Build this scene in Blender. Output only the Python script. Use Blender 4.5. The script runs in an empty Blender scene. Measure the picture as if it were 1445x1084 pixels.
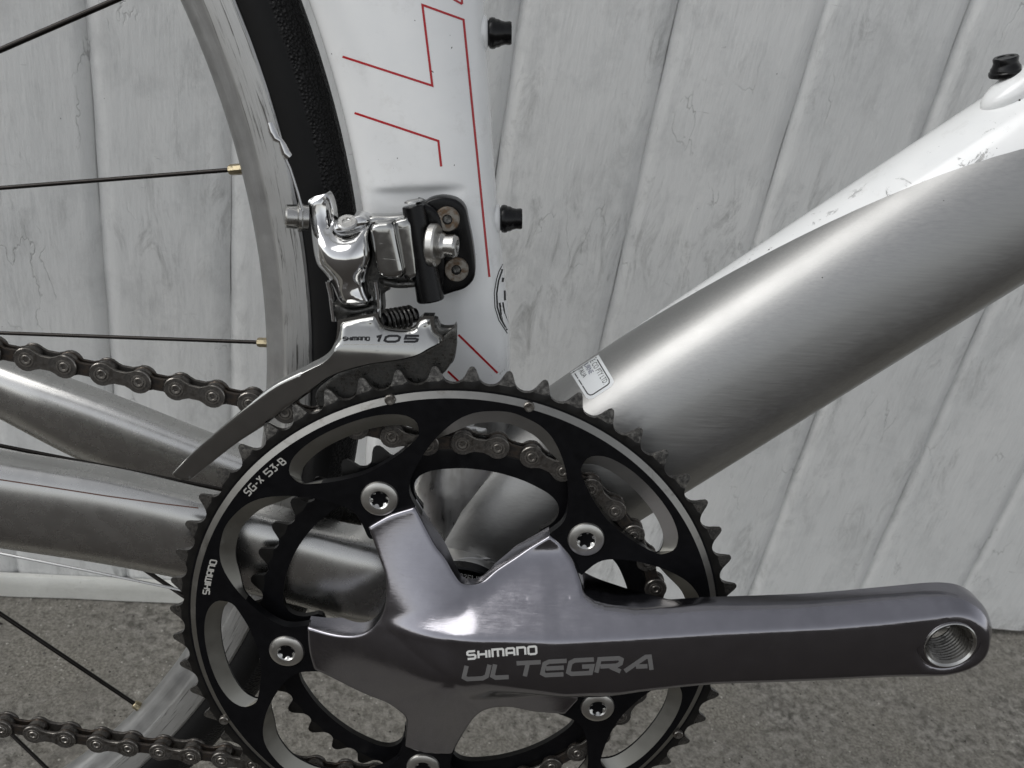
import bpy, math, random
import numpy as np
from mathutils import Vector, Matrix
from mathutils.bvhtree import BVHTree
from mathutils.geometry import delaunay_2d_cdt
random.seed(4); np.random.seed(4)
SC = bpy.context.scene
COL = SC.collection

# ------------------------------------------------------------------ camera
# The bicycle is modelled in its own frame, in millimetres: x forward, y up,
# z towards the viewer, origin at the face of the big chainring.
FOC = 1200.0
def rodr(w):
    w = np.array(w, float); th = np.linalg.norm(w); k = w/th
    K = np.array([[0,-k[2],k[1]],[k[2],0,-k[0]],[-k[1],k[0],0]])
    return np.eye(3)+math.sin(th)*K+(1-math.cos(th))*K@K
RC = rodr((0.3542,-0.0184,0.0562)); TC = np.array([-21.8683,97.1526,325.0797])
FL = np.diag([1,-1,-1.])
CAM = FL@(RC.T@(-TC))                 # camera in the bicycle frame
B2C = RC@FL                           # bike -> camera (x right, y down, z fwd)
UP = np.array([.09700674,.98633187,.13318836]); UP /= np.linalg.norm(UP)
HH = np.array([.98938356,-.08130743,-.11616987]); HH -= HH@UP*UP; HH /= np.linalg.norm(HH)
YY = np.cross(UP,HH)
WM = np.array([HH,YY,UP])             # bike -> world
ORG = np.array([0,0,-49.])-273*UP     # ground point under the bottom bracket
def to_world(b): return WM@(np.asarray(b,float)-ORG)/1000
ROOTM = Matrix.Identity(4)
for i in range(3):
    for j in range(3): ROOTM[i][j] = WM[i][j]
    ROOTM[i][3] = (-(WM@ORG)/1000)[i]
cd = bpy.data.cameras.new('camera'); cam = bpy.data.objects.new('camera',cd); COL.objects.link(cam)
cd.sensor_width = 36; cd.lens = FOC/1445*36; cd.clip_start = .01; cd.clip_end = 500
cw = to_world(CAM); axs = WM@B2C.T    # columns: camera x, y(down), z(fwd) in world
Mc = Matrix.Identity(4)
for i in range(3):
    Mc[i][0]=axs[i][0]; Mc[i][1]=-axs[i][1]; Mc[i][2]=-axs[i][2]; Mc[i][3]=cw[i]
cam.matrix_world = Mc
cd.dof.use_dof = True; cd.dof.focus_distance = .335; cd.dof.aperture_fstop = 26
SC.camera = cam
def ray(u,v):
    return FL@(RC.T@np.array([(u-722.5)/FOC,(v-542)/FOC,1.]))
def P(u,v,z=0.):
    d = ray(u,v); s = (z-CAM[2])/d[2]
    return CAM+s*d

# ------------------------------------------------------------------ light
SUN_EL, SUN_AZ = math.radians(44), math.radians(268)
w = bpy.data.worlds.new('World'); SC.world = w; w.use_nodes = True
nt = w.node_tree; nt.nodes.clear()
sky = nt.nodes.new('ShaderNodeTexSky'); sky.sky_type='NISHITA'; sky.sun_disc=False
sky.sun_elevation = SUN_EL; sky.sun_rotation = SUN_AZ; sky.air_density=1.0; sky.dust_density=.8; sky.ozone_density=1.0
hs = nt.nodes.new('ShaderNodeHueSaturation'); hs.inputs['Saturation'].default_value=.16
bg = nt.nodes.new('ShaderNodeBackground'); bg.inputs[1].default_value=.10
wo = nt.nodes.new('ShaderNodeOutputWorld')
nt.links.new(sky.outputs[0],hs.inputs['Color']); nt.links.new(hs.outputs[0],bg.inputs[0]); nt.links.new(bg.outputs[0],wo.inputs[0])
sd = bpy.data.lights.new('sun','SUN'); sun = bpy.data.objects.new('sun',sd); COL.objects.link(sun)
sd.energy = 1.15; sd.angle = math.radians(52); sd.color=(1,.985,.955)
# sky sun_rotation r: sun stands towards (sin r, cos r)
sdir = Vector((math.sin(SUN_AZ)*math.cos(SUN_EL), math.cos(SUN_AZ)*math.cos(SUN_EL), math.sin(SUN_EL)))
sun.rotation_euler = sdir.to_track_quat('Z','Y').to_euler(); sun.location = sdir*5
SC.view_settings.view_transform='Standard'; SC.view_settings.look='None'; SC.view_settings.gamma=1
SC.view_settings.exposure = 0.76

# ------------------------------------------------------------------ materials
class NT:
    def __init__(s,name):
        s.m = bpy.data.materials.new(name); s.m.use_nodes=True; s.t=s.m.node_tree
        s.b = s.t.nodes['Principled BSDF']; s.tc = None
    def n(s,typ,**kw):
        x = s.t.nodes.new(typ)
        for k,v in kw.items(): setattr(x,k,v)
        return x
    def l(s,a,b): s.t.links.new(a,b)
    def co(s,scale=(1,1,1),rot=(0,0,0)):
        if not s.tc: s.tc = s.n('ShaderNodeTexCoord')
        mp = s.n('ShaderNodeMapping'); mp.inputs['Scale'].default_value=scale; mp.inputs['Rotation'].default_value=rot
        s.l(s.tc.outputs['Object'],mp.inputs[0]); return mp.outputs[0]
    def noise(s,co,scale=1,detail=4,rough=.55,dist=0):
        x = s.n('ShaderNodeTexNoise'); s.l(co,x.inputs['Vector']); x.inputs['Scale'].default_value=scale
        x.inputs['Detail'].default_value=detail; x.inputs['Roughness'].default_value=rough; x.inputs['Distortion'].default_value=dist
        return x.outputs['Fac']
    def ramp(s,f,a,b,va=0,vb=1):
        x = s.n('ShaderNodeMapRange'); s.l(f,x.inputs[0])
        for i,v in zip((1,2,3,4),(a,b,va,vb)): x.inputs[i].default_value=v
        return x.outputs[0]
    def mix(s,f,a,b):
        x = s.n('ShaderNodeMix',data_type='RGBA')
        if hasattr(f,'links'): s.l(f,x.inputs[0])
        else: x.inputs[0].default_value=f
        for q,i in ((a,6),(b,7)):
            if hasattr(q,'links'): s.l(q,x.inputs[i])
            else: x.inputs[i].default_value=(*q,1)
        return x.outputs[2]
    def math(s,op,a,b=None,c=None):
        x = s.n('ShaderNodeMath',operation=op)
        for i,q in enumerate((a,b,c)):
            if q is None: continue
            if hasattr(q,'links'): s.l(q,x.inputs[i])
            else: x.inputs[i].default_value=q
        return x.outputs[0]
    def base(s,c):
        if hasattr(c,'links'): s.l(c,s.b.inputs['Base Color'])
        else: s.b.inputs['Base Color'].default_value=(*c,1)
    def rough(s,r):
        if hasattr(r,'links'): s.l(r,s.b.inputs['Roughness'])
        else: s.b.inputs['Roughness'].default_value=r
    def metal(s,r):
        if hasattr(r,'links'): s.l(r,s.b.inputs['Metallic'])
        else: s.b.inputs['Metallic'].default_value=r
    def bump(s,h,st=.3,dist=.001):
        x = s.n('ShaderNodeBump'); x.inputs['Strength'].default_value=st; x.inputs['Distance'].default_value=dist
        s.l(h,x.inputs['Height'])
        prev = s.b.inputs['Normal'].links
        if prev: s.l(prev[0].from_socket,x.inputs['Normal'])
        s.l(x.outputs[0],s.b.inputs['Normal'])

def metal_mat(name,col,rough=.3,var=.06,brush=None,bump=.05,dirt=None,dirtcol=(.03,.025,.02),lo=.55,hi=.7,dscale=180,scr=True,rand=0):
    m = NT(name); m.metal(1.0)
    n1 = m.noise(m.co(),160,5,.6); c2 = tuple(x*.9 for x in col)
    base = m.mix(m.ramp(n1,.3,.7),c2,col)
    rg = m.ramp(n1,.3,.7,rough-var,rough+var)
    if brush:
        n2 = m.noise(m.co(*brush),1,3,.7)
        m.bump(n2,bump,.0004)
        rg = m.math('ADD',rg,m.ramp(n2,.2,.8,-.07,.07))
    if scr:                                   # fine scratches
        n4 = m.noise(m.co((60,900,300),(0.3,.2,.9)),1,3,.6,1.5)
        s4 = m.ramp(n4,.68,.72)
        m.bump(s4,.08,.0002)
    if dirt:
        n3 = m.noise(m.co(),dscale,8,.7,.4)
        f = m.math('MULTIPLY',m.ramp(n3,lo,hi),dirt)
        base = m.mix(f,base,dirtcol)
        rg = m.math('ADD',rg,m.math('MULTIPLY',f,.3)); m.metal(m.math('SUBTRACT',1.0,m.math('MULTIPLY',f,.8)))
    if rand:
        oi=m.n('ShaderNodeObjectInfo'); base=m.mix(m.math('MULTIPLY',oi.outputs['Random'],rand),base,tuple(c*.35 for c in col)); rg=m.math('ADD',rg,m.math('MULTIPLY',oi.outputs['Random'],.12))
    m.base(base); m.rough(rg)
    return m.m
M = {}
M['crank'] = metal_mat('polished_grey_aluminium',(.29,.284,.31),.15,.03,((30,1500,1500),(0,0,0.148)),.05,.3,(.12,.11,.10),.68,.76,60)
M['chrome'] = metal_mat('polished_chrome',(.66,.66,.66),.07,.02,None,0,.5,(.08,.07,.06),.62,.7,150)
M['satin'] = metal_mat('satin_steel',(.5,.495,.48),.25,.05,None,0,.5,(.1,.08,.06),.58,.72,300)
M['cage'] = metal_mat('chromed_cage_plate',(.40,.40,.39),.13,.03,None,0,.35,(.06,.06,.055),.62,.72,420)
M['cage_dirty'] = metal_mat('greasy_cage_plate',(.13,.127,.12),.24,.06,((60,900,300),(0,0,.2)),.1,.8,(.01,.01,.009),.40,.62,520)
M['thread'] = metal_mat('greasy_thread_steel',(.16,.155,.145),.28,.05,None,0,.5,(.02,.018,.015),.5,.6,700)
M['boltalu'] = metal_mat('bolt_aluminium',(.62,.61,.58),.34,.04,None,0,.3,(.2,.18,.15),.6,.7,500,scr=False)
M['band'] = metal_mat('machined_ring_edge',(.27,.265,.25),.36,.05,None,0,.5,(.06,.045,.03),.57,.7,130)
M['slotalu'] = metal_mat('bare_bevel_aluminium',(.30,.295,.27),.42,.05,None,0,.3,(.07,.06,.05),.6,.7,200)
M['tooth'] = metal_mat('worn_tooth_metal',(.15,.143,.132),.2,.08,None,0,.95,(.008,.007,.006),.36,.58,650)
M['chain'] = metal_mat('oily_chain_steel',(.17,.158,.145),.3,.1,None,0,.95,(.012,.010,.008),.42,.6,420,rand=.7)
M['chaininner'] = metal_mat('grimy_inner_link',(.085,.068,.055),.36,.1,None,0,.95,(.008,.006,.005),.4,.58,380)
M['pin'] = metal_mat('chain_pin_steel',(.26,.245,.225),.3,.06,None,0,.85,(.02,.015,.01),.46,.62,500)
M['brass'] = metal_mat('brass_nipple',(.42,.36,.24),.35,.08,None,0,.7,(.06,.05,.03),.5,.65,500)
M['rust'] = metal_mat('rusty_bolt_head',(.24,.225,.20),.42,.06,None,0,.9,(.10,.055,.022),.44,.6,420)
M['spoke'] = metal_mat('black_steel_spoke',(.035,.032,.03),.3,.05)
M['cable'] = metal_mat('braided_steel_cable',(.5,.5,.5),.3,.05)
def simple(name,col,rough,spec=.5,coat=0,noise=0,scale=200,bump=0,metal=0,dist=.0005):
    m = NT(name); 
    n = m.noise(m.co(),scale,6,.6)
    m.base(m.mix(m.ramp(n,.3,.7),tuple(c*(1-noise) for c in col),tuple(c*(1+noise) for c in col)))
    m.rough(m.ramp(n,.3,.7,rough-.05,rough+.05)); m.metal(metal)
    m.b.inputs['Specular IOR Level'].default_value=spec; m.b.inputs['Coat Weight'].default_value=coat
    if bump: m.bump(n,bump,dist)
    return m.m
M['anod'] = simple('black_anodised_aluminium',(.0038,.0038,.0046),.34,.18,0,.2,300)
M['toothbase'] = simple('greasy_black_ring_base',(.0055,.005,.0045),.42,.3,0,.5,260,.2)
M['blackplastic'] = simple('black_plastic',(.003,.003,.0035),.25,.35,0,.2,200)
M['blackpaint'] = simple('glossy_black_paint',(.0025,.0025,.003),.26,.25,0,.2,200)
M['ink'] = simple('black_print',(.01,.01,.012),.5,.3)
M['greyink'] = simple('silver_grey_print',(.42,.41,.38),.5,.4)
M['whiteink'] = simple('white_print',(.62,.62,.60),.5,.4)
M['dimink'] = simple('dull_silver_print',(.13,.127,.125),.42,.5)
M['red'] = simple('red_pinstripe',(.42,.006,.012),.3,.5)
M['sticker'] = simple('white_sticker',(.72,.74,.75),.35,.4)
# white frame enamel / brushed aluminium, split along a straight masking line
def two_tone(name,a,b,c,brush,white=True,cz=0):
    m = NT(name)
    co = m.co(); sx = m.n('ShaderNodeSeparateXYZ'); m.l(co,sx.inputs[0])
    wob = m.math('MULTIPLY',m.math('SUBTRACT',m.noise(co,260,6,.75),.5),.0012)
    d = m.math('ADD',m.math('ADD',m.math('MULTIPLY',sx.outputs[0],a),m.math('MULTIPLY',sx.outputs[1],b)),m.math('ADD',m.math('MULTIPLY',sx.outputs[2],cz),c))
    # enamel chipped back beyond the line in a few patches
    ch = m.ramp(m.noise(m.co((1,1,1)),95,8,.8,.6),.60,.625)
    near = m.math('MULTIPLY',m.ramp(d,.001,.014,1,0),m.math('GREATER_THAN',d,0.0))
    chip = m.math('MULTIPLY',ch,near)
    f = m.math('GREATER_THAN',m.math('ADD',d,wob if white=='rough' else m.math('MULTIPLY',wob,.15)),0)
    f = m.math('MULTIPLY',f,m.math('SUBTRACT',1.0,chip))
    n1 = m.noise(m.co(),55,5,.6)
    speck = m.ramp(m.noise(m.co(),520,2,.5),.755,.775)
    grime = m.math('MULTIPLY',m.ramp(m.noise(m.co((1,1,1)),45,9,.75),.56,.74),.35)
    wc = m.mix(m.ramp(n1,.3,.7),(.78,.79,.79),(.83,.835,.83)); wc = m.mix(grime,wc,(.42,.40,.36)); wc = m.mix(speck,wc,(.05,.045,.04))
    n2 = m.noise(m.co(*brush),1,4,.7)
    ac = m.mix(m.ramp(n2,.3,.7),(.33,.33,.325),(.39,.387,.38))
    pit = m.ramp(m.noise(m.co(),300,2,.5),.795,.81); ac = m.mix(pit,ac,(.03,.025,.02))
    m.base(m.mix(f,ac,wc)); m.metal(m.math('SUBTRACT',1.0,m.math('MAXIMUM',f,pit)))
    x = m.n('ShaderNodeMix'); m.l(f,x.inputs[0]); m.l(m.math('ADD',m.ramp(n1,.3,.7,.42,.48),m.ramp(n2,.3,.7,-.04,.05)),x.inputs[2]); x.inputs[3].default_value=.16
    m.rough(x.outputs[0])
    hb = m.math('ADD',m.math('MULTIPLY',n2,m.math('SUBTRACT',1.0,f)),m.math('MULTIPLY',f,1.5))
    m.bump(hb,.10,.0003); m.bump(m.math('MULTIPLY',chip,-1),.4,.0005)
    m.b.inputs['Coat Weight'].default_value=.35; m.b.inputs['Coat Roughness'].default_value=.09
    return m.m

# ------------------------------------------------------------------ mesh helpers
def mesh(name,V,F,mats,parent=None,fm=None,smooth=True,sharp=35,scale=.001):
    me = bpy.data.meshes.new(name)
    me.from_pydata([tuple(np.asarray(v,float)*scale) for v in V],[],[tuple(int(i) for i in f) for f in F])
    mats = mats if isinstance(mats,(list,tuple)) else [mats]
    for mm in mats: me.materials.append(M[mm] if isinstance(mm,str) else mm)
    if fm is not None: me.polygons.foreach_set('material_index',np.array(fm,dtype=np.int32))
    me.update(); me.validate()
    if smooth:
        me.polygons.foreach_set('use_smooth',np.ones(len(me.polygons),bool)); me.set_sharp_from_angle(angle=math.radians(sharp))
    o = bpy.data.objects.new(name,me); COL.objects.link(o)
    if parent: o.parent = parent
    return o
def fix_normals(o):
    import bmesh
    b = bmesh.new(); b.from_mesh(o.data); bmesh.ops.remove_doubles(b,verts=b.verts,dist=1e-6); bmesh.ops.recalc_face_normals(b,faces=b.faces); b.to_mesh(o.data); b.free()
def empty(name,parent=None,loc=(0,0,0)):
    e = bpy.data.objects.new(name,None); COL.objects.link(e); e.empty_display_size=.02
    if parent: e.parent=parent
    e.location = loc
    return e
class G:                      # several solids joined into one mesh
    def __init__(s): s.V=[];s.F=[];s.m=[]
    def add(s,V,F,m=0):
        k=len(s.V); s.V+=list(map(tuple,V)); s.F+=[tuple(i+k for i in f) for f in F]; s.m+=[m]*len(F)
        return s
    def build(s,name,mats,parent=None,**k): return mesh(name,s.V,s.F,mats,parent,s.m,**k)
def basis(ax):
    ax = np.array(ax,float); ax/=np.linalg.norm(ax)
    t = np.array([0,1,0.]) if abs(ax[1])<.9 else np.array([1,0,0.])
    u = np.cross(t,ax); u/=np.linalg.norm(u); return u,np.cross(ax,u),ax
def lathe(c,ax,prof,n=40,cap=True,a0=0):
    u,v,ax = basis(ax); c=np.array(c,float); V=[];F=[]
    for (h,r) in prof:
        for i in range(n):
            a=a0+2*math.pi*i/n; V.append(c+ax*h+r*(math.cos(a)*u+math.sin(a)*v))
    for k in range(len(prof)-1):
        for i in range(n):
            j=(i+1)%n; F.append((k*n+i,k*n+j,(k+1)*n+j,(k+1)*n+i))
    if cap:
        F.append(tuple(range(n))[::-1]); F.append(tuple((len(prof)-1)*n+i for i in range(n)))
    return V,F
def tube(pts,r,n=10,cap=True):
    pts=[np.array(p,float) for p in pts]; V=[];F=[]
    rr = r if hasattr(r,'__len__') else [r]*len(pts)
    pu=None
    for k,p in enumerate(pts):
        d = pts[min(k+1,len(pts)-1)]-pts[max(k-1,0)]; d/=np.linalg.norm(d)
        if pu is None: pu,_,_=basis(d)
        u = pu-d*(pu@d); u/=np.linalg.norm(u); v=np.cross(d,u); pu=u
        for i in range(n):
            a=2*math.pi*i/n; V.append(p+rr[k]*(math.cos(a)*u+math.sin(a)*v))
    for k in range(len(pts)-1):
        for i in range(n):
            j=(i+1)%n; F.append((k*n+i,k*n+j,(k+1)*n+j,(k+1)*n+i))
    if cap: F.append(tuple(range(n))[::-1]); F.append(tuple((len(pts)-1)*n+i for i in range(n)))
    return V,F
def loft(rings,cap=True,closed=True):
    n=len(rings[0]); V=[p for r in rings for p in r]; F=[]
    for k in range(len(rings)-1):
        for i in range(n if closed else n-1):
            j=(i+1)%n; F.append((k*n+i,k*n+j,(k+1)*n+j,(k+1)*n+i))
    if cap: F.append(tuple(range(n))[::-1]); F.append(tuple((len(rings)-1)*n+i for i in range(n)))
    return V,F
def inside(pts,poly):
    x,y=pts[:,0],pts[:,1]; c=np.zeros(len(pts),bool); q=np.array(poly); n=len(q)
    for i in range(n):
        x1,y1=q[i]; x2,y2=q[(i+1)%n]
        if y1==y2: continue
        m=((y1>y)!=(y2>y))&(x<(x2-x1)*(y-y1)/(y2-y1)+x1); c^=m
    return c
def dist(pts,poly):
    q=np.array(poly); d=np.full(len(pts),1e9)
    for i in range(len(q)):
        a=q[i];b=q[(i+1)%len(q)];ab=b-a;L=ab@ab
        if L<1e-12: continue
        t=np.clip(((pts-a)@ab)/L,0,1); d=np.minimum(d,np.linalg.norm(pts-a-t[:,None]*ab,axis=1))
    return d
def smoothloop(poly,step=1.0,it=1,keep=()):
    """resample a closed loop by Catmull-Rom at about step mm"""
    q=[np.array(p,float) for p in poly]; n=len(q); out=[]
    for i in range(n):
        p0,p1,p2,p3=q[i-1],q[i],q[(i+1)%n],q[(i+2)%n]
        if i in keep: p0=p1
        if (i+1)%n in keep: p3=p2
        m=max(1,int(np.linalg.norm((p2-p1)[:2])/step))
        for k in range(m):
            t=k/m; out.append(.5*((2*p1)+(-p0+p2)*t+(2*p0-5*p1+4*p2-p3)*t*t+(-p0+3*p1-3*p2+p3)*t**3))
    return out
def cdt(loops,extra,outer,holes):
    V=[];E=[]
    for lp in loops:
        k=len(V); V+=[Vector((float(p[0]),float(p[1]))) for p in lp]; E+=[(k+i,k+(i+1)%len(lp)) for i in range(len(lp))]
    V+=[Vector((float(p[0]),float(p[1]))) for p in extra]
    r=delaunay_2d_cdt(V,E,[],0,1e-5)
    vo=np.array([tuple(v) for v in r[0]]); T=[tuple(f) for f in r[2]]
    cen=np.array([vo[list(t)].mean(0) for t in T])
    ok=inside(cen,outer)
    for h in holes: ok&=~inside(cen,h)
    T=[t for t,k in zip(T,ok) if k]
    T=[t if np.cross(vo[t[1]]-vo[t[0]],vo[t[2]]-vo[t[0]])>0 else t[::-1] for t in T]
    return vo,T
def relief(outer,holes,zf,zb,step=2.,bands=(.3,.8,1.6),extra_loops=(),more=None):
    """solid whose front is the height field zf(x,y,d) inside the outline and whose back is zb(x,y)"""
    outer=[np.array(p[:2]) for p in outer]; holes=[[np.array(p[:2]) for p in h] for h in holes]
    lps=[outer]+holes; A=np.array(outer)
    gx=np.arange(A[:,0].min(),A[:,0].max(),step); gy=np.arange(A[:,1].min(),A[:,1].max(),step*.87)
    g=np.array([(x+(step/2 if j%2 else 0),y) for j,y in enumerate(gy) for x in gx])
    g=g[inside(g,outer)]
    for h in holes: g=g[~inside(g,h)]
    d=np.min([dist(g,l) for l in lps],axis=0); ex=[g[d>(bands[-1]+step*.45 if bands else step*.3)]]
    for b in bands:
        for l in lps:
            q=np.array(l); tn=np.roll(q,-1,0)-np.roll(q,1,0); tn/=np.linalg.norm(tn,axis=1)[:,None]+1e-9
            nn=np.stack([-tn[:,1],tn[:,0]],1)
            for s in (1,-1):
                p=q+nn*b*s; k=inside(p,outer)
                for h in holes: k&=~inside(p,h)
                p=p[k]
                if len(p):
                    dd=np.min([dist(p,m) for m in lps],axis=0); ex.append(p[dd>b*.97])
    ex=np.vstack(ex)
    if more is not None: ex=np.vstack([[p for p in ex if np.min(np.abs(more-p).sum(1))>.75],more])
    vo,T=cdt(lps+list(extra_loops),ex,outer,holes)
    D=np.min([dist(vo,l) for l in lps],axis=0)
    zz=np.array([zf(x,y,dd) for (x,y),dd in zip(vo,D)]); V=[(x,y,z) for (x,y),z in zip(vo,zz)]
    F=list(T); n=len(V)
    V+=[(x,y,zb(x,y)) for x,y in vo]; F+=[tuple(i+n for i in t[::-1]) for t in T]
    ed={}
    for t in T:
        for i in range(3): ed[(t[i],t[(i+1)%3])]=1
    for (a,b) in list(ed):
        if (b,a) not in ed: F.append((b,a,a+n,b+n))
    return V,F
BV={}
def bvh(objs):
    V=[];F=[]
    for o in objs:
        k=len(V); V+=[tuple(v.co*1000) for v in o.data.vertices]; F+=[tuple(i+k for i in p.vertices) for p in o.data.polygons]
    return BVHTree.FromPolygons(V,F)
def hit(bv,u,v,eps=.06):
    d=Vector(ray(u,v)).normalized(); r=bv.ray_cast(Vector(CAM),d)
    if r[0] is None: return None
    nn=r[1]; 
    if nn.dot(d)>0: nn=-nn
    return np.array(r[0]+nn*eps)
def ribbon(bv,pts,w,eps=.06,seg=4.,closed=False):
    """thin printed line of width w (px of the reference grid) along pixel points, laid on a surface"""
    pts=[np.array(p,float) for p in pts]
    if closed: pts=pts+[pts[0]]
    q=[pts[0]]
    for a,b in zip(pts,pts[1:]):
        m=max(1,int(np.linalg.norm(b-a)/seg)); q+=[a+(b-a)*k/m for k in range(1,m+1)]
    V=[];F=[];ok=[]
    n=len(q)
    for i,p in enumerate(q):
        a=q[i-1] if i else (q[-2] if closed else None); b=q[i+1] if i<n-1 else (q[1] if closed else None)
        d1=(p-a)/np.linalg.norm(p-a) if a is not None else None; d2=(b-p)/np.linalg.norm(b-p) if b is not None else None
        if d1 is None: d1=d2
        if d2 is None: d2=d1
        n1=np.array([-d1[1],d1[0]]); n2=np.array([-d2[1],d2[0]]); m=n1+n2; L=np.linalg.norm(m)
        m=m/L if L>1e-6 else n1; m=m/max(.5,m@n1)*w/2
        h1=hit(bv,*(p+m),eps); h2=hit(bv,*(p-m),eps)
        ok.append(h1 is not None and h2 is not None); V+=[h1 if h1 is not None else (0,0,0),h2 if h2 is not None else (0,0,0)]
    for i in range(n-1):
        if ok[i] and ok[i+1]: F.append((2*i,2*i+1,2*i+3,2*i+2))
    return V,F
GL={'S':(.8,[[(.8,1),(.12,1),(0,.88),(0,.62),(.12,.5),(.68,.5),(.8,.38),(.8,.12),(.68,0),(0,0)]]),
'H':(.8,[[(0,0),(0,1)],[(.8,0),(.8,1)],[(.1,.5),(.7,.5)]]),'I':(0,[[(0,0),(0,1)]]),
'M':(1.1,[[(0,0),(0,1),(1,1),(1.1,.88),(1.1,0)],[(.55,0),(.55,.9)]]),
'A':(.8,[[(0,0),(0,.88),(.12,1),(.68,1),(.8,.88),(.8,0)],[(.1,.38),(.7,.38)]]),
'N':(.8,[[(0,0),(0,1),(.68,1),(.8,.88),(.8,0)]]),
'O':(.8,[[(.12,0),(0,.12),(0,.88),(.12,1),(.68,1),(.8,.88),(.8,.12),(.68,0),(.12,0)]]),
'0':(1.2,[[(.25,0),(0,.22),(0,.78),(.25,1),(.95,1),(1.2,.78),(1.2,.22),(.95,0),(.25,0)]]),
'U':(.9,[[(0,1),(0,.15),(.15,0),(.75,0),(.9,.15),(.9,1)]]),'L':(.62,[[(0,1),(0,.15),(.15,0),(.66,0)]]),
'T':(.9,[[(0,1),(.95,1)],[(.45,0),(.45,.9)]]),'E':(.8,[[(.85,1),(.15,1),(0,.85),(0,.15),(.15,0),(.85,0)],[(.1,.5),(.8,.5)]]),
'G':(.9,[[(.9,1),(.15,1),(0,.85),(0,.15),(.15,0),(.9,0),(.9,.5),(.5,.5)]]),
'R':(.9,[[(0,0),(0,1),(.75,1),(.88,.88),(.88,.6),(.75,.45),(.1,.45)],[(.5,.38),(.95,0)]]),
'V':(.9,[[(0,0),(.7,1),(.85,1),(1.05,0)],[(.4,.3),(.85,.3)]]),
'1':(.3,[[(0,.82),(.3,1),(.3,0)]]),'5':(1.1,[[(1.1,1),(0,1),(0,.52),(.9,.52),(1.1,.4),(1.1,.12),(.95,0),(0,0)]]),
'3':(.7,[[(0,1),(.7,1),(.35,.58),(.58,.58),(.7,.46),(.7,.1),(.6,0),(0,0)]]),'-':(.45,[[(0,.45),(.45,.45)]]),
'X':(.75,[[(0,0),(.75,1)],[(0,1),(.3,.6)],[(.45,.4),(.75,0)]]),
'B':(.8,[[(0,0),(0,1),(.6,1),(.72,.88),(.72,.62),(.6,.5),(.7,.5),(.8,.38),(.8,.12),(.68,0),(0,0)],[(.1,.5),(.55,.5)]]),' ':(.35,[])}
def lettering(name,text,bv,at,w,mat,parent,gap=.32,eps=.06):
    """at(s,t): s along the line in cap heights, t up in cap heights -> pixel; w stroke width px"""
    g=G(); x=0
    for ch in text:
        wd,st=GL[ch]
        for k,s in enumerate(st):
            pts=[at(x+a,b) for a,b in s]
            V,F=ribbon(bv,pts,w,eps+.012*k,2.5,False); g.add(V,F)
        x+=wd+gap
    o=g.build(name,mat,parent,smooth=False); return o
def textlen(text,gap=.32): return sum(GL[c][0]+gap for c in text)-gap
def fontdecal(name,text,bv,o,u,v,mat,parent,eps=.05):
    """plain printed text: origin o, em vectors u (along) and v (up), px"""
    cu=bpy.data.curves.new('t','FONT'); cu.body=text; cu.size=1; cu.resolution_u=2
    ob=bpy.data.objects.new('t',cu); COL.objects.link(ob)
    dg=bpy.context.evaluated_depsgraph_get(); me=bpy.data.meshes.new_from_object(ob.evaluated_get(dg))
    V=[];bad=set()
    for i,q in enumerate(me.vertices):
        p=np.array(o)+q.co.x*np.array(u)+q.co.y*np.array(v); h=hit(bv,p[0],p[1],eps)
        if h is None: bad.add(i); h=(0,0,0)
        V.append(h)
    F=[tuple(p.vertices) for p in me.polygons if not (set(p.vertices)&bad)]
    bpy.data.objects.remove(ob)
    return mesh(name,V,F,mat,parent,smooth=False)

# ------------------------------------------------------------------ setting
def wsimple(name,col,**k): return simple(name,col,**k)
def ground_mat():
    m=NT('weathered_concrete')
    n1=m.noise(m.co(),9,6,.6); n2=m.noise(m.co(),140,8,.75,.3); n3=m.noise(m.co(),480,4,.6); n4=m.noise(m.co(),38,6,.6)
    c=m.mix(m.ramp(n2,.40,.60),(.10,.094,.082),(.37,.352,.318))
    c=m.mix(m.ramp(n1,.35,.7),c,m.mix(m.ramp(n3,.4,.6),(.155,.143,.12),(.34,.322,.28)))
    c=m.mix(m.ramp(n4,.56,.72,0,.55),c,(.14,.13,.115))
    v=m.n('ShaderNodeTexVoronoi'); m.l(m.co(),v.inputs['Vector']); v.inputs['Scale'].default_value=230
    sp=m.math('MULTIPLY',m.ramp(v.outputs['Distance'],.2,.12),m.ramp(m.noise(m.co(),60,2),.54,.6)); c=m.mix(sp,c,(.55,.53,.48))
    sp2=m.math('MULTIPLY',m.ramp(v.outputs['Distance'],.2,.12),m.ramp(m.noise(m.co((1,1,1),(0,0,1)),70,2),.55,.6)); c=m.mix(sp2,c,(.028,.025,.022))
    m.base(c); m.rough(.9); m.b.inputs['Specular IOR Level'].default_value=.3
    m.bump(n2,.8,.004); m.bump(n3,.6,.0016)
    return m.m
M['ground']=ground_mat()
def grid(x0,x1,y0,y1,nx,ny,zf):
    V=[];F=[]
    for j in range(ny+1):
        for i in range(nx+1):
            x=x0+(x1-x0)*i/nx; y=y0+(y1-y0)*j/ny; V.append((x,y,zf(x,y)))
    for j in range(ny):
        for i in range(nx):
            a=j*(nx+1)+i; F.append((a,a+1,a+nx+2,a+nx+1))
    return V,F
g=mesh('ground',[(-60,-60,0),(60,-60,0),(60,60,0),(-60,60,0)],[(0,1,2,3)],'ground',scale=1); g['kind']='structure'
M['darkground']=simple('dark_ground_for_reflections',(.046,.040,.035),.85,.3,0,.3,300,.5,0,.003)
g=mesh('added_dark_ground',[(-60,-60,.004),(60,-60,.004),(60,-.22,.004),(-60,-.22,.004)],[(0,1,2,3)],'darkground',scale=1); g['kind']='structure'  # added dark sheet out of view, darkens the lower reflections in the metals
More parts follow.
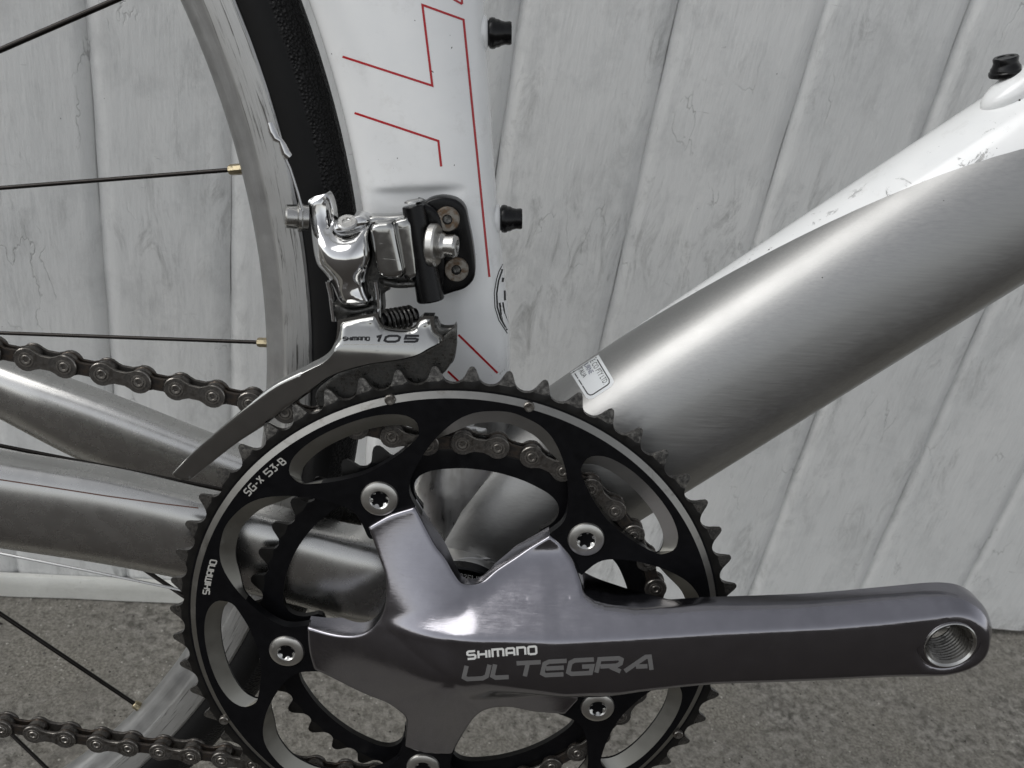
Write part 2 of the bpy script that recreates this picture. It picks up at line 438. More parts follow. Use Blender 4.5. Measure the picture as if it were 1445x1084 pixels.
def wall_mat():
    m=NT('old_white_paint_on_wood')
    n1=m.noise(m.co((1,1,.35)),14,6,.6); n2=m.noise(m.co((1,1,.12)),260,5,.7); n3=m.noise(m.co((1,1,.3)),70,8,.8,.8); n4=m.noise(m.co((1,1,.5)),420,3,.6)
    c=m.mix(m.ramp(n1,.35,.65),(.72,.725,.715),(.80,.80,.785))
    c=m.mix(m.ramp(n2,.55,.8,0,.3),c,(.46,.46,.45)); c=m.mix(m.ramp(m.noise(m.co((1,1,.8)),22,6,.75),.5,.68,0,.5),c,(.50,.505,.50)); c=m.mix(m.ramp(m.noise(m.co((1,1,.6)),27,5,.7,.5),.56,.7,0,.6),c,(.84,.84,.82))
    big=m.ramp(m.noise(m.co((1,1,.7)),11,3),.44,.62)
    st=m.math('MULTIPLY',m.ramp(n3,.5,.7,0,.85),big); c=m.mix(st,c,(.25,.25,.24)); hl=m.math('MULTIPLY',m.ramp(m.noise(m.co((40,40,420)),1,3,.6,1.2),.70,.74),m.ramp(m.noise(m.co(),19,3),.5,.56)); c=m.mix(m.math('MULTIPLY',hl,.5),c,(.27,.27,.26)); gl=m.n('ShaderNodeSeparateXYZ'); m.l(m.co(),gl.inputs[0]); ft=m.math('MULTIPLY',m.ramp(gl.outputs[2],.03,.0,0,1),m.ramp(m.noise(m.co(),90,6,.8),.42,.6)); c=m.mix(m.math('MULTIPLY',ft,.75),c,(.16,.15,.13))
    v=m.n('ShaderNodeTexVoronoi'); v.feature='DISTANCE_TO_EDGE'
    dn=m.n('ShaderNodeTexNoise'); m.l(m.co((1,1,.4)),dn.inputs['Vector']); dn.inputs['Scale'].default_value=60; dn.inputs['Detail'].default_value=4
    mx=m.n('ShaderNodeMix',data_type='RGBA'); mx.inputs[0].default_value=.03; m.l(m.co((1,1,.4)),mx.inputs[6]); m.l(dn.outputs['Color'],mx.inputs[7])
    m.l(mx.outputs[2],v.inputs['Vector']); v.inputs['Scale'].default_value=38
    crack=m.math('MULTIPLY',m.ramp(v.outputs['Distance'],0,.012,1,0),m.ramp(m.noise(m.co(),16,3),.56,.62))
    c=m.mix(m.math('MULTIPLY',crack,.45),c,(.22,.22,.21))
    ob=m.n('ShaderNodeObjectInfo'); 
    c=m.mix(m.math('MULTIPLY',ob.outputs['Random'],.25),c,(.52,.535,.535))
    sp=m.ramp(n4,.76,.78); c=m.mix(sp,c,(.12,.11,.10))
    m.base(c); m.rough(m.ramp(n1,.3,.7,.42,.6))
    m.bump(n2,.4,.0006); m.bump(m.math('MULTIPLY',crack,-1),.5,.0008); m.bump(n3,.35,.001); m.bump(m.noise(m.co((1,1,.35)),30,4,.6),.5,.0028); m.bump(m.noise(m.co((1,1,.06)),330,3,.6),.3,.0006)
    return m.m
M['wall']=wall_mat()
def base_board_mat():
    m=NT('thick_white_gloss_paint'); n=m.noise(m.co((1,1,1)),40,6,.7); n3=m.noise(m.co(),260,6,.8)
    c=m.mix(m.ramp(n,.3,.7),(.60,.60,.56),(.72,.72,.68)); c=m.mix(m.ramp(n3,.62,.72,0,.8),c,(.22,.20,.17))
    m.base(c); m.rough(.4); m.bump(n,.4,.003); m.bump(n3,.3,.0008); return m.m
M['board']=base_board_mat()
WY=.262
wall=empty('plank_wall',loc=(0,WY,0)); wall['label']='white painted wall of upright timber planks with V grooves behind the bicycle'; wall['category']='wall'
k=(WY+.287)/(.2562+.287)
seams=[-.046+(s+.046)*k for s in (-.2225,-.1430,-.0600,.0222,.1165,.2075,.3005,.4030,.5030)]
xs=list(seams)
while xs[-1]<2.6: xs.append(xs[-1]+.095+random.uniform(-.004,.004))
while xs[0]>-2.4: xs.insert(0,xs[0]-.083+random.uniform(-.003,.003))
for i,(a,b) in enumerate(zip(xs,xs[1:])):
    vis=-.4<a<.7
    dz=random.uniform(0,.0012); g0=.00006; ch=.0050+random.uniform(-.0006,.0006); dp=.0034; bot=.004+random.uniform(0,.003)
    if a>.45: bot+=.002
    H=2.0; n=2 if not vis else 90
    prof=[(a+g0,dp+.012),(a+g0,dp),(a+g0+ch,dz),(a+ch+.006,dz-.0002),((a+b)/2,dz-.0006),(b-ch-.006,dz-.0002),(b-g0-ch*.6,dz),(b-g0,dp),(b-g0,dp+.012)]
    rings=[]
    for kz in range(n+1):
        z=bot+(.62-bot)*kz/n if vis else bot+(H-bot)*kz/n
        ed=.0003*math.sin(z*37+i*2.1)+.0002*math.sin(z*91+i*5)
        r=[]
        for j,(x,y) in enumerate(prof):
            zz=z+(random.uniform(-.0012,.0012) if kz==0 and vis else 0)
            jit=random.gauss(0,.00007) if vis and 1<j<7 else 0
            r.append((x+(ed if 0<j<8 else 0),y+jit,zz))
        rings.append(r)
    if vis: rings.append([(x,y,H) for x,y in prof])
    V,F=loft(rings)
    mesh('plank',V,F,'wall',wall,scale=1,sharp=50)
mesh('backing_board',*(lambda q:(q[0],q[1]))(loft([[(xs[0],.0165,z),(xs[-1],.0165,z),(xs[-1],.03,z),(xs[0],.03,z)] for z in (.008,1.99)])),'wall',wall,smooth=False,scale=1)
# low painted board along the foot of the planks, left part only
bd=[]
for kx in range(61):
    x=-2.3+2.44*kx/60; j=lambda s=.0004: random.gauss(0,s)
    bd.append([(x,.2605,.001),(x,.2562+j(),.0015),(x,.2560+j(),.012),(x,.2563+j(),.0185+j()),(x,.2580,.0205+j()),(x,.2615,.0208)])
V,F=loft(bd); o=mesh('base_board',V,F,'board',scale=1); o['label']='low white painted skirting board along the foot of the plank wall at left'; o['category']='skirting board'
# loose grit on the concrete
gr=G(); rnd=random.Random(9)
for i in range(520):
    x=rnd.uniform(-.42,.75); y=rnd.uniform(-.02,.26) if i%3 else .255-abs(rnd.gauss(0,.02)); r=rnd.choice([.0005,.0006,.0008,.0011,.0016 if i%7==0 else .0007])
    vs=[]; 
    for (a,b,c) in ((1,0,0),(-1,0,0),(0,1,0),(0,-1,0),(0,0,1),(0,0,-.6)):
        s=r*rnd.uniform(.7,1.4); vs.append((x+a*s,y+b*s,r*.4+c*s))
    gr.add(vs,[(0,2,4),(2,1,4),(1,3,4),(3,0,4),(2,0,5),(1,2,5),(3,1,5),(0,3,5)],rnd.choice([0,0,1,1,2]))
o=gr.build('loose_grit',[simple('grit_pale',(.42,.40,.36),.8),simple('grit_grey',(.14,.13,.12),.8),simple('grit_dark',(.04,.035,.03),.8)],smooth=False,scale=1); o['kind']='stuff'; o['label']='loose pale and dark grit scattered on the concrete'

# ------------------------------------------------------------------ bicycle
bike=empty('bicycle'); bike.matrix_world=ROOTM
bike['label']='white and bare aluminium road bicycle with black double chainrings leaning by a plank wall'; bike['category']='bicycle'
def catmull(st,n):
    st=np.array(st,float); out=[]
    for i in range(len(st)-1):
        p0=st[max(i-1,0)];p1=st[i];p2=st[i+1];p3=st[min(i+2,len(st)-1)]
        for k in range(n):
            t=k/n; out.append(.5*((2*p1)+(-p0+p2)*t+(2*p0-5*p1+4*p2-p3)*t*t+(-p0+3*p1-3*p2+p3)*t**3))
    out.append(st[-1]); return out
def sup(c,e): return math.copysign(abs(c)**(2/e),c)
# --- seat tube: aero section with the wheel cutout
HUB=np.array([-377,103,-52.])
def st_left(y): 
    d=339**2-(y-103)**2; return -377+math.sqrt(max(d,0))
def seat_ring(y,slope=0):
    L=st_left(y) if y>60 else st_left(60)-(60-y)*.05
    Rr=(18.4-0.114*(y-60)+2.2*math.exp(-((y-112)/34)**2)) if y>60 else 18.6+(60-y)*.25
    cx=(L+Rr)/2; hx=(Rr-L)/2; r=[]
    for i in range(72):
        a=2*math.pi*i/72; c,s=math.cos(a),math.sin(a)
        e=2.3 if c>0 else 3.6
        x=cx+hx*sup(c,e); hz=16.5*(1 if c>0 else 1-.12*abs(c))
        z=hz*sup(s,e)
        if s>0:       # step where the flat braze-on land is pressed in
            t=1/(1+math.exp((y-163.5-0.10*(x+20))/.55)); wx=max(0,1-((x+21)/17.)**2)
            z-=2.6*t*wx*s*max(0,min(1,(y-60)/60))
        r.append((x,y,-49+z))
    return r
ys=[-10,15,35,50]+list(np.arange(60,156,2.2))+list(np.arange(156,172,.5))+list(np.arange(172,330,2.2))
V,F=loft([seat_ring(y) for y in ys])
# masking line near the bottom: (591,695)-(684,583) px on the tube side
p1=P(591,697,-33)/1000; p2=P(686,580,-33)/1000
dv=(p2-p1)[:2]; nl=np.array([-dv[1],dv[0]]); nl/=np.linalg.norm(nl)
M['seatpaint']=two_tone('white_enamel_over_aluminium_seat',nl[0],nl[1],-(nl@p1[:2]),((900,60,900),(0,0,0)))
seat=mesh('seat_tube',V,F,'seatpaint',bike,sharp=50)
# --- down tube
ax=np.array([math.cos(math.radians(39.3)),math.sin(math.radians(39.3)),0]); nx=np.array([-ax[1],ax[0],0])
def dt_ring(s,off,a,b,e=2.25,n=72):
    c=ax*s+nx*off+np.array([0,0,-49.]); r=[]
    for i in range(n):
        t=2*math.pi*i/n; r.append(c+nx*a*sup(math.cos(t),e)+np.array([0,0,1])*b*sup(math.sin(t),e))
    return r
rr=[dt_ring(*s) for s in catmull([(8,6,27,24),(35,9,31,27),(60,11,33,28.5),(120,11.3,33.5,29),(200,11,33.2,29),(300,10,33,29),(420,9,33,29)],10)]
DV,DF=loft(rr); DVB=BVHTree.FromPolygons([tuple(v) for v in DV],[tuple(f) for f in DF])
q0=hit(DVB,1001,401.5,0)/1000; q1=hit(DVB,1085,356,0)/1000; q2=hit(DVB,1440,211,0)/1000
nl=np.cross(q1-q0,q2-q0); nl/=np.linalg.norm(nl); nl*=1 if nl[1]>0 else -1
M['downpaint']=two_tone('white_enamel_over_brushed_aluminium_down',nl[0],nl[1],-(nl@q1),((60,1500,1500),(0,0,math.radians(-50.7))),cz=nl[2])
st=[(8,6,27,24),(35,9,31,27),(60,11,33,28.5),(120,11.3,33.5,29),(200,11,33.2,29),(300,10,33,29),(420,9,33,29)]
rr=[dt_ring(*s) for s in catmull(st,10)]
V,F=loft(rr); down=mesh('down_tube',V,F,'downpaint',bike,sharp=50)
# --- chain stays
M['stay']=metal_mat('brushed_stay_aluminium',(.55,.545,.53),.27,.02,None,0,.3,(.05,.045,.04),.80,.83,300,scr=False)
def stay(name,st,e=3.0):
    rings=[]
    S=catmull(st,8)
    for k,(x,y,z,a,b) in enumerate(S):
        i=min(k+1,len(S)-1); j=max(k-1,0); d=np.array(S[i][:3])-np.array(S[j][:3]); d/=np.linalg.norm(d)
        u=np.array([0,1,0])-d*d[1]; u/=np.linalg.norm(u); v=np.cross(d,u)
        if v[2]<0: v=-v
        rings.append([np.array([x,y,z])+u*a*sup(math.cos(t),e)+v*b*sup(math.sin(t),e) for t in np.linspace(0,2*math.pi,56,endpoint=False)])
    V,F=loft(rings); return mesh(name,V,F,'stay',bike,sharp=50)
NS=[]
for (u,t_,b_,z_,wd) in ((-260,590,715,-2,10),(-120,616,744,-9,10.5),(0,637,767,-14,10.5),(148,661,790,-19,10.5),(260,687,811,-22,10.5),(340,705,828,-24,10.8),(450,735,853,-26,11.5),(520,749,872,-28,12.5)):
    a_=P(u,t_,z_); b2=P(u,b_,z_); NS.append(((a_[0]+b2[0])/2,(a_[1]+b2[1])/2,z_,np.linalg.norm(a_-b2)/2*.93,wd))
NS=[(-5,2,-33,17,14)]+NS[::-1]
near=stay('chain_stay',NS,3.2)
far=stay('chain_stay',[(-5,0,-66,18,14),(-60,11,-72,16.5,11),(-113,26,-76,17,10.5),(-163,43,-80,17,10.5),(-207,59,-86,13.5,10.5),(-270,80,-98,10,9)],2.8)
far['label']='far side chain stay'; near['label']='drive side chain stay'
fix_normals(near); fix_normals(far)
M['seamline']=simple('rusty_seam_line',(.10,.045,.03),.6)
stripe_later=True
# --- bottom bracket junction: overlapping solids melted together
M['shell']=metal_mat('sanded_junction_aluminium',(.66,.655,.64),.33,.05,((700,100,700),(0,0,0)),.12,.4,(.05,.045,.04),.64,.7,300)
jg=G()
jg.add(*lathe((0,0,-84),(0,0,1),[(0,23.2),(67,23.2)],48))
jg.add(*tube([P(655,690,-47),P(690,600,-47)*.0+np.array([6,62,-47])],[17,17],32))
jg.add(*tube([np.array([-6,8,-47]),np.array([-8,45,-47]),np.array([-2,75,-47])],[18,18.5,15.5],32))
jg.add(*tube([np.array([6,10,-47]),np.array([15,40,-47]),np.array([20,62,-49])],[18,19,15],32))
jg.add(*tube([ax*8+np.array([0,0,-47]),ax*42+nx*8+np.array([0,0,-49])],[20,25],32))
jg.add(*tube([np.array([-4,0,-38]),np.array([-32,11,-30])],[17,15.],32))
jo=jg.build('bottom_bracket_shell','shell',bike)
mo=jo.modifiers.new('r','REMESH'); mo.mode='VOXEL'; mo.voxel_size=.0011
ms=jo.modifiers.new('s','SMOOTH'); ms.iterations=9; ms.factor=.6
bpy.context.view_layer.update(); dg=bpy.context.evaluated_depsgraph_get()
me=bpy.data.meshes.new_from_object(jo.evaluated_get(dg)); jo.modifiers.clear(); jo.data=me
me.polygons.foreach_set('use_smooth',np.ones(len(me.polygons),bool))
jbv=bvh([jo,seat,down])
# weld beads running over the junction
def bead(name,px,r,off=-.35):
    pts=[]
    for a,b in zip(px,px[1:]):
        for k in range(8):
            p=np.array(a)+(np.array(b)-np.array(a))*k/8; h=hit(jbv,p[0]+math.sin(len(pts)*1.3)*.5,p[1],r*off)
            if h is not None: pts.append(h)
    if len(pts)<3: return
    pts=[sum(pts[max(0,i-2):i+3])/len(pts[max(0,i-2):i+3]) for i in range(len(pts))]; rr=[r*(1+.035*math.sin(i*1.3))*min(1,.5+.1*min(i,len(pts)-1-i)) for i in range(len(pts))]
    V,F=tube(pts,rr,10); return mesh(name,V,F,'shell',jo)
bead('weld_bead',[(640,790),(662,786),(690,790),(712,798)],1.2,-.7)
cup=G(); cup.add(*lathe((0,0,-17),(0,0,1),[(0,23.6),(4.4,23.6),(5,23.0),(5,15)],64,cap=False))
cupo=cup.build('bearing_cup','blackpaint',jo)
sp=G(); sp.add(*lathe((0,0,-30),(0,0,1),[(0,12),(24,12)],40)); sp.build('spindle','satin',jo)
fontdecal('cup_lettering','ASSEMB',bvh([cupo]),(641,807.5),(11.6,2.2),(-1.2,11.5),'whiteink',jo)

# --- red pinstripes and badge on the seat tube
sbv=bvh([seat])
def stripe(name,pts,w,mat,parent,bv,eps=.07): 
    V,F=ribbon(bv,pts,w,eps,5); 
    if F: return mesh(name,V,F,mat,parent,smooth=False)
stripe('pinstripe',[(483.5,80),(610,121),(596,7),(654,28),(690.5,391)],3.2,'red',seat,sbv)
stripe('pinstripe',[(500.5,159.5),(618.5,199),(622.5,235)],3.2,'red',seat,sbv)
stripe('pinstripe',[(652,6),(651,-12)],3.0,'red',seat,sbv); stripe('pinstripe',[(628,-8),(652,6)],3.0,'red',seat,sbv,.09)
stripe('pinstripe',[(647,472.5),(702,526.5)],3.0,'red',seat,sbv)
stripe('pinstripe',[(632,524),(650,541)],3.0,'red',seat,sbv)
stripe('badge_outline',[(709.3,373),(704,383),(700.5,394),(697.3,413.5),(698.3,433.8),(703.8,452),(715.8,470.7)],1.3,'ink',seat,sbv)
stripe('badge_ring',[(709,380),(703.5,396),(700.8,414),(701.6,433),(706.5,450),(715.5,466)],2.2,'ink',seat,sbv)
stripe('badge_field',[(707,427),(709.5,443),(714,456)],7.,'ink',seat,sbv,.09)
stripe('badge_field',[(710,392),(709,398)],3.,'ink',seat,sbv,.09)
stripe('badge_field',[(712,410),(712.5,424)],2.6,'ink',seat,sbv,.09)
V,F=ribbon(bvh([near]),[(-20,674),(0,677),(60,686),(150,700),(230,711),(280,717)],1.8,.06,6); mesh('seam_line',V,F,'seamline',near,smooth=False)
# --- rubber bottle bolts
def plug(name,c,axv,parent,s=1.0,hs=.78):
    V,F=lathe(c,axv,[(q[0]*hs,q[1]) for q in [(-1,3.2*s),(0,5.0*s),(1.0,5.2*s),(2.0,5.1*s),(2.5,4.7*s),(3.6,4.6*s),(4.6,4.1*s),(6.2,3.75*s),(8.0,3.9*s),(8.7,3.6*s),(8.7,2.7*s),(8.3,2.5*s),(8.3,.2)]],36)
    o=mesh(name,V,F,'blackplastic',parent,sharp=40); fix_normals(o); return o
def boss(c,axv,parent,s=1.):
    V,F=lathe(c,axv,[(-4,7.6*s),(-1.2,7.2*s),(-.3,6.2*s),(0,5.0*s)],36); return mesh('bottle_boss',V,F,M['bosswhite'],parent)
M['bosswhite']=two_tone('white_boss_enamel',0,0,1,((100,100,100),(0,0,0)))
for (u,v) in ((691,47),(708,309)):
    c=P(u,v,-49); a=np.array([.99,.06,0]); boss(c-a*.5,a,seat,.85); plug('bottle_bolt',c,a,seat,1.0,.88)
c=P(1419,106,-46); a=np.array([-.30,.93,.12]); a/=np.linalg.norm(a)
m0=P(1436,122,-44); V=[];F=[]
for i_ in range(13):
    t=math.pi*i_/12
    for k_ in range(28):
        q=2*math.pi*k_/28; V.append(m0+ax*-13.5*math.cos(t)+nx*5.4*math.sin(t)*math.cos(q)+np.array([0,0,1])*8.5*math.sin(t)*math.sin(q))
for i_ in range(12):
    for k_ in range(28):
        k2=(k_+1)%28; F.append((i_*28+k_,i_*28+k2,(i_+1)*28+k2,(i_+1)*28+k_))
fix_normals(mesh('bottle_boss',V,F,'bosswhite',down))
plug('bottle_bolt',c,a,down,1.05,.72)
# --- sticker on the down tube
dbv=bvh([down])
def smap(s,t):           # s along the text direction (down-right), t across
    A=np.array([842.7,497.6]);B=np.array([869.2,541.8]);C=np.array([830.8,567.]);D=np.array([802.8,522.7])
    return (A*(1-s)+B*s)*(1-t)+(D*(1-s)+C*s)*t
V=[];F=[];n=14
for j in range(n+1):
    for i in range(n+1):
        s=i/n;t=j/n
        r=.16                                      # rounded far corners
        if s>1-r:
            lim=r-math.sqrt(max(0,r*r-(s-(1-r))**2)); t=lim+(1-2*lim)*t
        h=hit(dbv,*smap(.07+s*.925,t),.05); V.append(h if h is not None else (0,0,0))
for j in range(n):
    for i in range(n):
        a=j*(n+1)+i
        if all(abs(V[q][2])>1 for q in (a,a+1,a+n+2,a+n+1)): F.append((a,a+1,a+n+2,a+n+1))
stk=mesh('sticker',V,F,'sticker',down)
brd=[smap(.09,.11),smap(.80,.11),smap(.88,.16),smap(.90,.24),smap(.90,.78),smap(.87,.86),smap(.80,.90),smap(.09,.90)]
stripe('sticker_border',brd,1.6,'ink',down,dbv,.09)
ul=np.array([26.5,44.2])/51.5; vv=np.array([39.9,-25.1])/47.1
M['blueink']=simple('dark_blue_print',(.02,.025,.10),.5,.3)
fontdecal('sticker_text','E CO PTY LTD.',dbv,smap(.10,.33),ul*5.8,vv*12,'ink',down,.09)
fontdecal('sticker_text','URNE',dbv,smap(.10,.54),ul*6.0,vv*11,'blueink',down,.09)
fontdecal('sticker_text','TALIA',dbv,smap(.10,.76),ul*5.6,vv*10.5,'ink',down,.09)

# --- chainrings
def polar(r,deg): return np.array([r*math.cos(math.radians(deg)),r*math.sin(math.radians(deg))])
BOLT=[44.48+72*k for k in range(5)]
def teeth(N,phase,prof,lo):
    out=[]
    for k in range(N):
        c=phase-k*360/N
        for f,r in prof: out.append(polar(r,c-f*180/N))
    return out
TP=[(-.74,103.3),(-.56,104.0),(-.41,105.3),(-.29,107.0),(-.17,108.5),(-.05,108.9),(.07,108.75),(.18,107.9),(.29,106.4),(.42,104.8),(.57,103.8),(.76,103.2),(1.0,103.0)]
PH=-math.degrees(-1.9062)
outl=teeth(53,PH,TP,0)[::-1]
SLOT=[(0,95.6),(7,95.3),(12.5,93.9),(15.6,91.0),(16.2,88),(15.8,84.8),(14,82.4),(9,78.5),(3,76.2),(0,75.9)]
GAP=[(0,95.3),(5,94.2),(8.5,92.4),(11.7,89.3),(15.5,84.2),(19,78.7),(22.3,73.2),(24.8,68.5),(26.2,64.5),(26.2,61),(25.5,57.8)]
slots=[];
for b in BOLT:
    h=[polar(r,b+t) for t,r in SLOT]+[polar(r,b-t) for t,r in SLOT[1:-1][::-1]]
    slots.append(smoothloop(h,1.3))
inner=[]
for b in BOLT:
    gc=b-36
    seg=[polar(r,gc-t) for t,r in GAP[::-1]]+[polar(r,gc+t) for t,r in GAP[1:]]+[polar(52.5,b-11.5),polar(51,b-6),polar(50.5,b),polar(51,b+6),polar(52.5,b+11.5)]
    inner=inner+seg if b==BOLT[0] else inner+seg
inner=smoothloop([p for p in inner],1.3)
def shiftr(p):
    r=math.hypot(*p); w=min(1,max(0,(r-79)/13)); w=w*w*(3-2*w); return np.array(p)*(r-5.3*w)/r
# front face: outer outline, holes; circles as feature lines
circ=lambda r,n=212:[polar(r,360*i/n) for i in range(n)]
def ringz(r):
    if r<98.2: return -.5
    if r<100.5: return -.5-(r-98.2)/2.3*1.3
    if r<104.0: return -1.8
    return -1.8-(r-104.0)*.34
fl=[circ(98.2),circ(100.5),circ(101.3),circ(104.0)]
vo,T=cdt([outl]+slots+[inner]+fl,[],outl,slots+[inner])
G1=G(); V=[(x,y,ringz(math.hypot(x,y))) for x,y in vo]
mats=[]; 
for t in T:
    r=np.mean([math.hypot(*vo[i]) for i in t])
    mats.append(0 if r<98.25 else 1 if r<100.5 else 0 if r<101.3 else 2 if r<104.3 else 3)
F=list(T); n=len(V); ZB=-4.0
V+=[(x,y,ZB) for x,y in vo]
ed=set((t[i],t[(i+1)%3]) for t in T for i in range(3))
for (a,b) in ed:
    if (b,a) in ed: continue
    ra=math.hypot(*vo[a])
    if ra>102: F.append((b,a,a+n,b+n)); mats.append(3)
F2=[t[::-1] for t in T]
# back face uses the shifted hole loops
hl=[[shiftr(p) for p in s] for s in slots]; il=[shiftr(p) for p in inner]
vb,Tb=cdt([outl]+hl+[il]+[circ(99)],[],outl,hl+[il]); kb=len(V); V+=[(x,y,ZB) for x,y in vb]; F+=[tuple(i+kb for i in t[::-1]) for t in Tb]; mats+=[0]*len(Tb)
for lp,lb in list(zip(slots,hl))+[(inner,il)]:
    k=len(V); m=len(lp)
    V+=[(p[0],p[1],-.5) for p in lp]+[(p[0],p[1],-3.1) for p in lb]+[(p[0],p[1],ZB) for p in lb]
    for i in range(m):
        j=(i+1)%m; sh=np.linalg.norm(lb[i]-lp[i])>.25
        F.append((k+i,k+j,k+m+j,k+m+i)); mats.append(4 if sh else 0)
        F.append((k+m+i,k+m+j,k+2*m+j,k+2*m+i)); mats.append(0)
big=mesh('outer_chainring',V,F,['anod','band','toothbase','tooth','slotalu'],bike,mats,sharp=28)
rbv=bvh([big])
# shift ramp rivets on the machined band
for (u,v) in ((550.5,564),(746.5,574),(316.5,1016),(957,1036)):
    c=P(u,v,-1.2); V,F=lathe((c[0],c[1],-2.5),(0,0,1),[(0,1.9),(1.9,1.9),(2.2,1.6),(2.2,.9),(2.0,.2)],24); mesh('shift_rivet',V,F,'pin',big)
# chainring bolts with star sockets
for b in BOLT:
    p=polar(65,b); g=G(); rot=random.uniform(0,60)
    V,F=lathe((p[0],p[1],-6),(0,0,1),[(0,6.8),(5.6,6.8),(6.3,6.45),(6.75,5.4),(6.75,3.55)],56,cap=False)
    g.add(V,F,0)
    V=[];F=[];n=72
    def star(a): return 2.75+.5*math.cos(math.radians(6*a))
    rings=[(.75,lambda a:3.55),(.3,lambda a:3.1 if star(a)<3.1 else star(a)),(-.2,star),(-3.2,lambda a:star(a)*.94)]
    for (z,fr) in rings:
        for i in range(n):
            a=360*i/n; r=fr(a+rot); V.append((p[0]+r*math.cos(math.radians(a)),p[1]+r*math.sin(math.radians(a)),z))
    for k in range(3):
        for i in range(n): j=(i+1)%n; F.append((k*n+i,k*n+j,(k+1)*n+j,(k+1)*n+i))
    F.append(tuple(3*n+i for i in range(n)))
    g.add(V,F,1); g.add(*lathe((p[0],p[1],-3.4),(0,0,1),[(0,.75),(2.2,.75),(2.4,.5)],16),1)
    g.build('chainring_bolt',['boltalu','satin'],big,sharp=30)
# inner ring
r0=39*12.7/(2*math.pi)
TI=[(-.78,-3.6),(-.6,-2.9),(-.45,-1.2),(-.32,.4),(-.18,1.6),(0,2.0),(.18,1.6),(.32,.4),(.45,-1.2),(.6,-2.9),(.78,-3.6),(1,-3.9)]
outi=teeth(39,149.9,[(f,79+d) for f,d in TI],0)[::-1]
GI=[(0,68.4),(8,68.3),(14,68.0),(19,67.6),(23,66.2),(25.3,63.6),(26.2,60.5),(26,57.5)]
ii=[]
for b in BOLT:
    gc=b-36; ii+=[polar(r,gc-t) for t,r in GI[::-1]]+[polar(r,gc+t) for t,r in GI[1:]]+[polar(52,b-11),polar(50.5,b),polar(52,b+11)]
ii=smoothloop(ii,1.5)
vo,T=cdt([outi,ii,circ(75.2,120),circ(70.5,120)],[],outi,[ii])
def iz(r): return -7.6 if r<70.5 else -7.9 if r<75.4 else -7.9-(r-75.4)*.22
V=[(x,y,iz(math.hypot(x,y))) for x,y in vo]; n=len(V); F=list(T); mats=[2 if np.mean([math.hypot(*vo[i]) for i in t])>76 else 0 for t in T]
V+=[(x,y,-10) for x,y in vo]; F+=[tuple(i+n for i in t[::-1]) for t in T]; mats+=[1]*len(T)
ed=set((t[i],t[(i+1)%3]) for t in T for i in range(3))
for (a,b) in ed:
    if (b,a) not in ed: F.append((b,a,a+n,b+n)); mats.append(1)
mesh('inner_chainring',V,F,['anod','toothbase','toothbase'],bike,mats,sharp=28)
# ring lettering
def arcmap(p0,p1,capup,bend=0.):
    p0=np.array(p0,float);p1=np.array(p1,float);up=np.array(capup,float)
    def mk(text,gap=.32):
        L=textlen(text,gap)
        def at(s,t):
            f=s/L; return p0+(p1-p0)*f+up*t+np.array(up)/np.linalg.norm(up)*bend*4*f*(1-f)
        return at
    return mk
for txt,p0,p1,up,bend,w,gap in (('SG-X 53-B',(351,700),(404,653),(-7.2,-7.0),1.8,1.9,.38),('SHIMANO',(295,839),(306,791.5),(-8.6,-1.4),.8,1.9,.3)):
    lettering('ring_lettering',txt,rbv,arcmap(p0,p1,up,bend)(txt,gap),w,'greyink',big,gap)

# --- crank arm with spider
ca,sa=math.cos(math.radians(8.48)),math.sin(math.radians(8.48))
def sv(x,y): return x*ca+y*sa,-x*sa+y*ca
def crease(s): return float(np.interp(s,[-20,10,40,94,132,150,174.8,185,192],[17,16,14.3,13.2,11.7,11.7,12.6,12.6,12.6]))
def smax(a,b,k): 
    h=max(0,min(1,.5+.5*(a-b)/k)); return b*(1-h)+a*h+k*h*(1-h)
def soft(o,k=.55): return 0 if o<-k else (o if o>k else (o+k)**2/(4*k))
def end_r(v,s): return float(np.interp(math.degrees(math.atan2(v,s-174.8)),[-90,-30,0,45,90,180],[16.5,15.2,13.6,12.8,12.6,12.6]))
def crank_z(x,y):
    s,v=sv(x,y); r=math.hypot(x,y)
    t=min(1,(math.sqrt(r*r+196)-14)/46.); th=math.degrees(math.atan2(y,x)); f44=math.exp(-((th-46)/26.)**2)
    cone=1.5+21.5*(1-t)**(1.35+1.6*f44)
    # ridge along the middle of every spider arm, so the faces roll off towards the crotches
    th=math.degrees(math.atan2(y,x)); da=min(abs((th-b+180)%360-180) for b in BOLT); 
    cone-=.0055*da*da*min(1,r/30)*(.25+.75*(1-t))*.25
    zf=float(np.interp(s,[-30,0,35,60,200],[23.2,24.0,26.6,27,26.5]))
    c=crease(s)
    over=v-c
    if s>150:            # chamfer wraps round the end
        rr=math.hypot(s-174.8,v); over2=rr-end_r(v,s)
        over=over2 if s>174.8 else over
    q=max(0,min(over,9.)); arm=zf-(.95*soft(over,1.5)+.055*q*q+(.99*(over-9.) if over>9 else 0)*.6)-.0045*(v-1.)**2*(1 if v<14 else 0)-(.0045*169 if v>=14 else 0)
    if s<90: arm+=.45*soft(over-9.0,3.)*min(1,(90-s)/20)
    low=-8.6-v
    if s<75: u_=min(1,max(0,(s+5)/45)); arm-=soft(low-1.5*u_+5*(1-u_),3+6*(1-u_))*(.7+.8*u_)*min(1,(75-s)/40)
    if s<12: arm-=.010*(12-s)**2
    return smax(arm,cone,4.5)
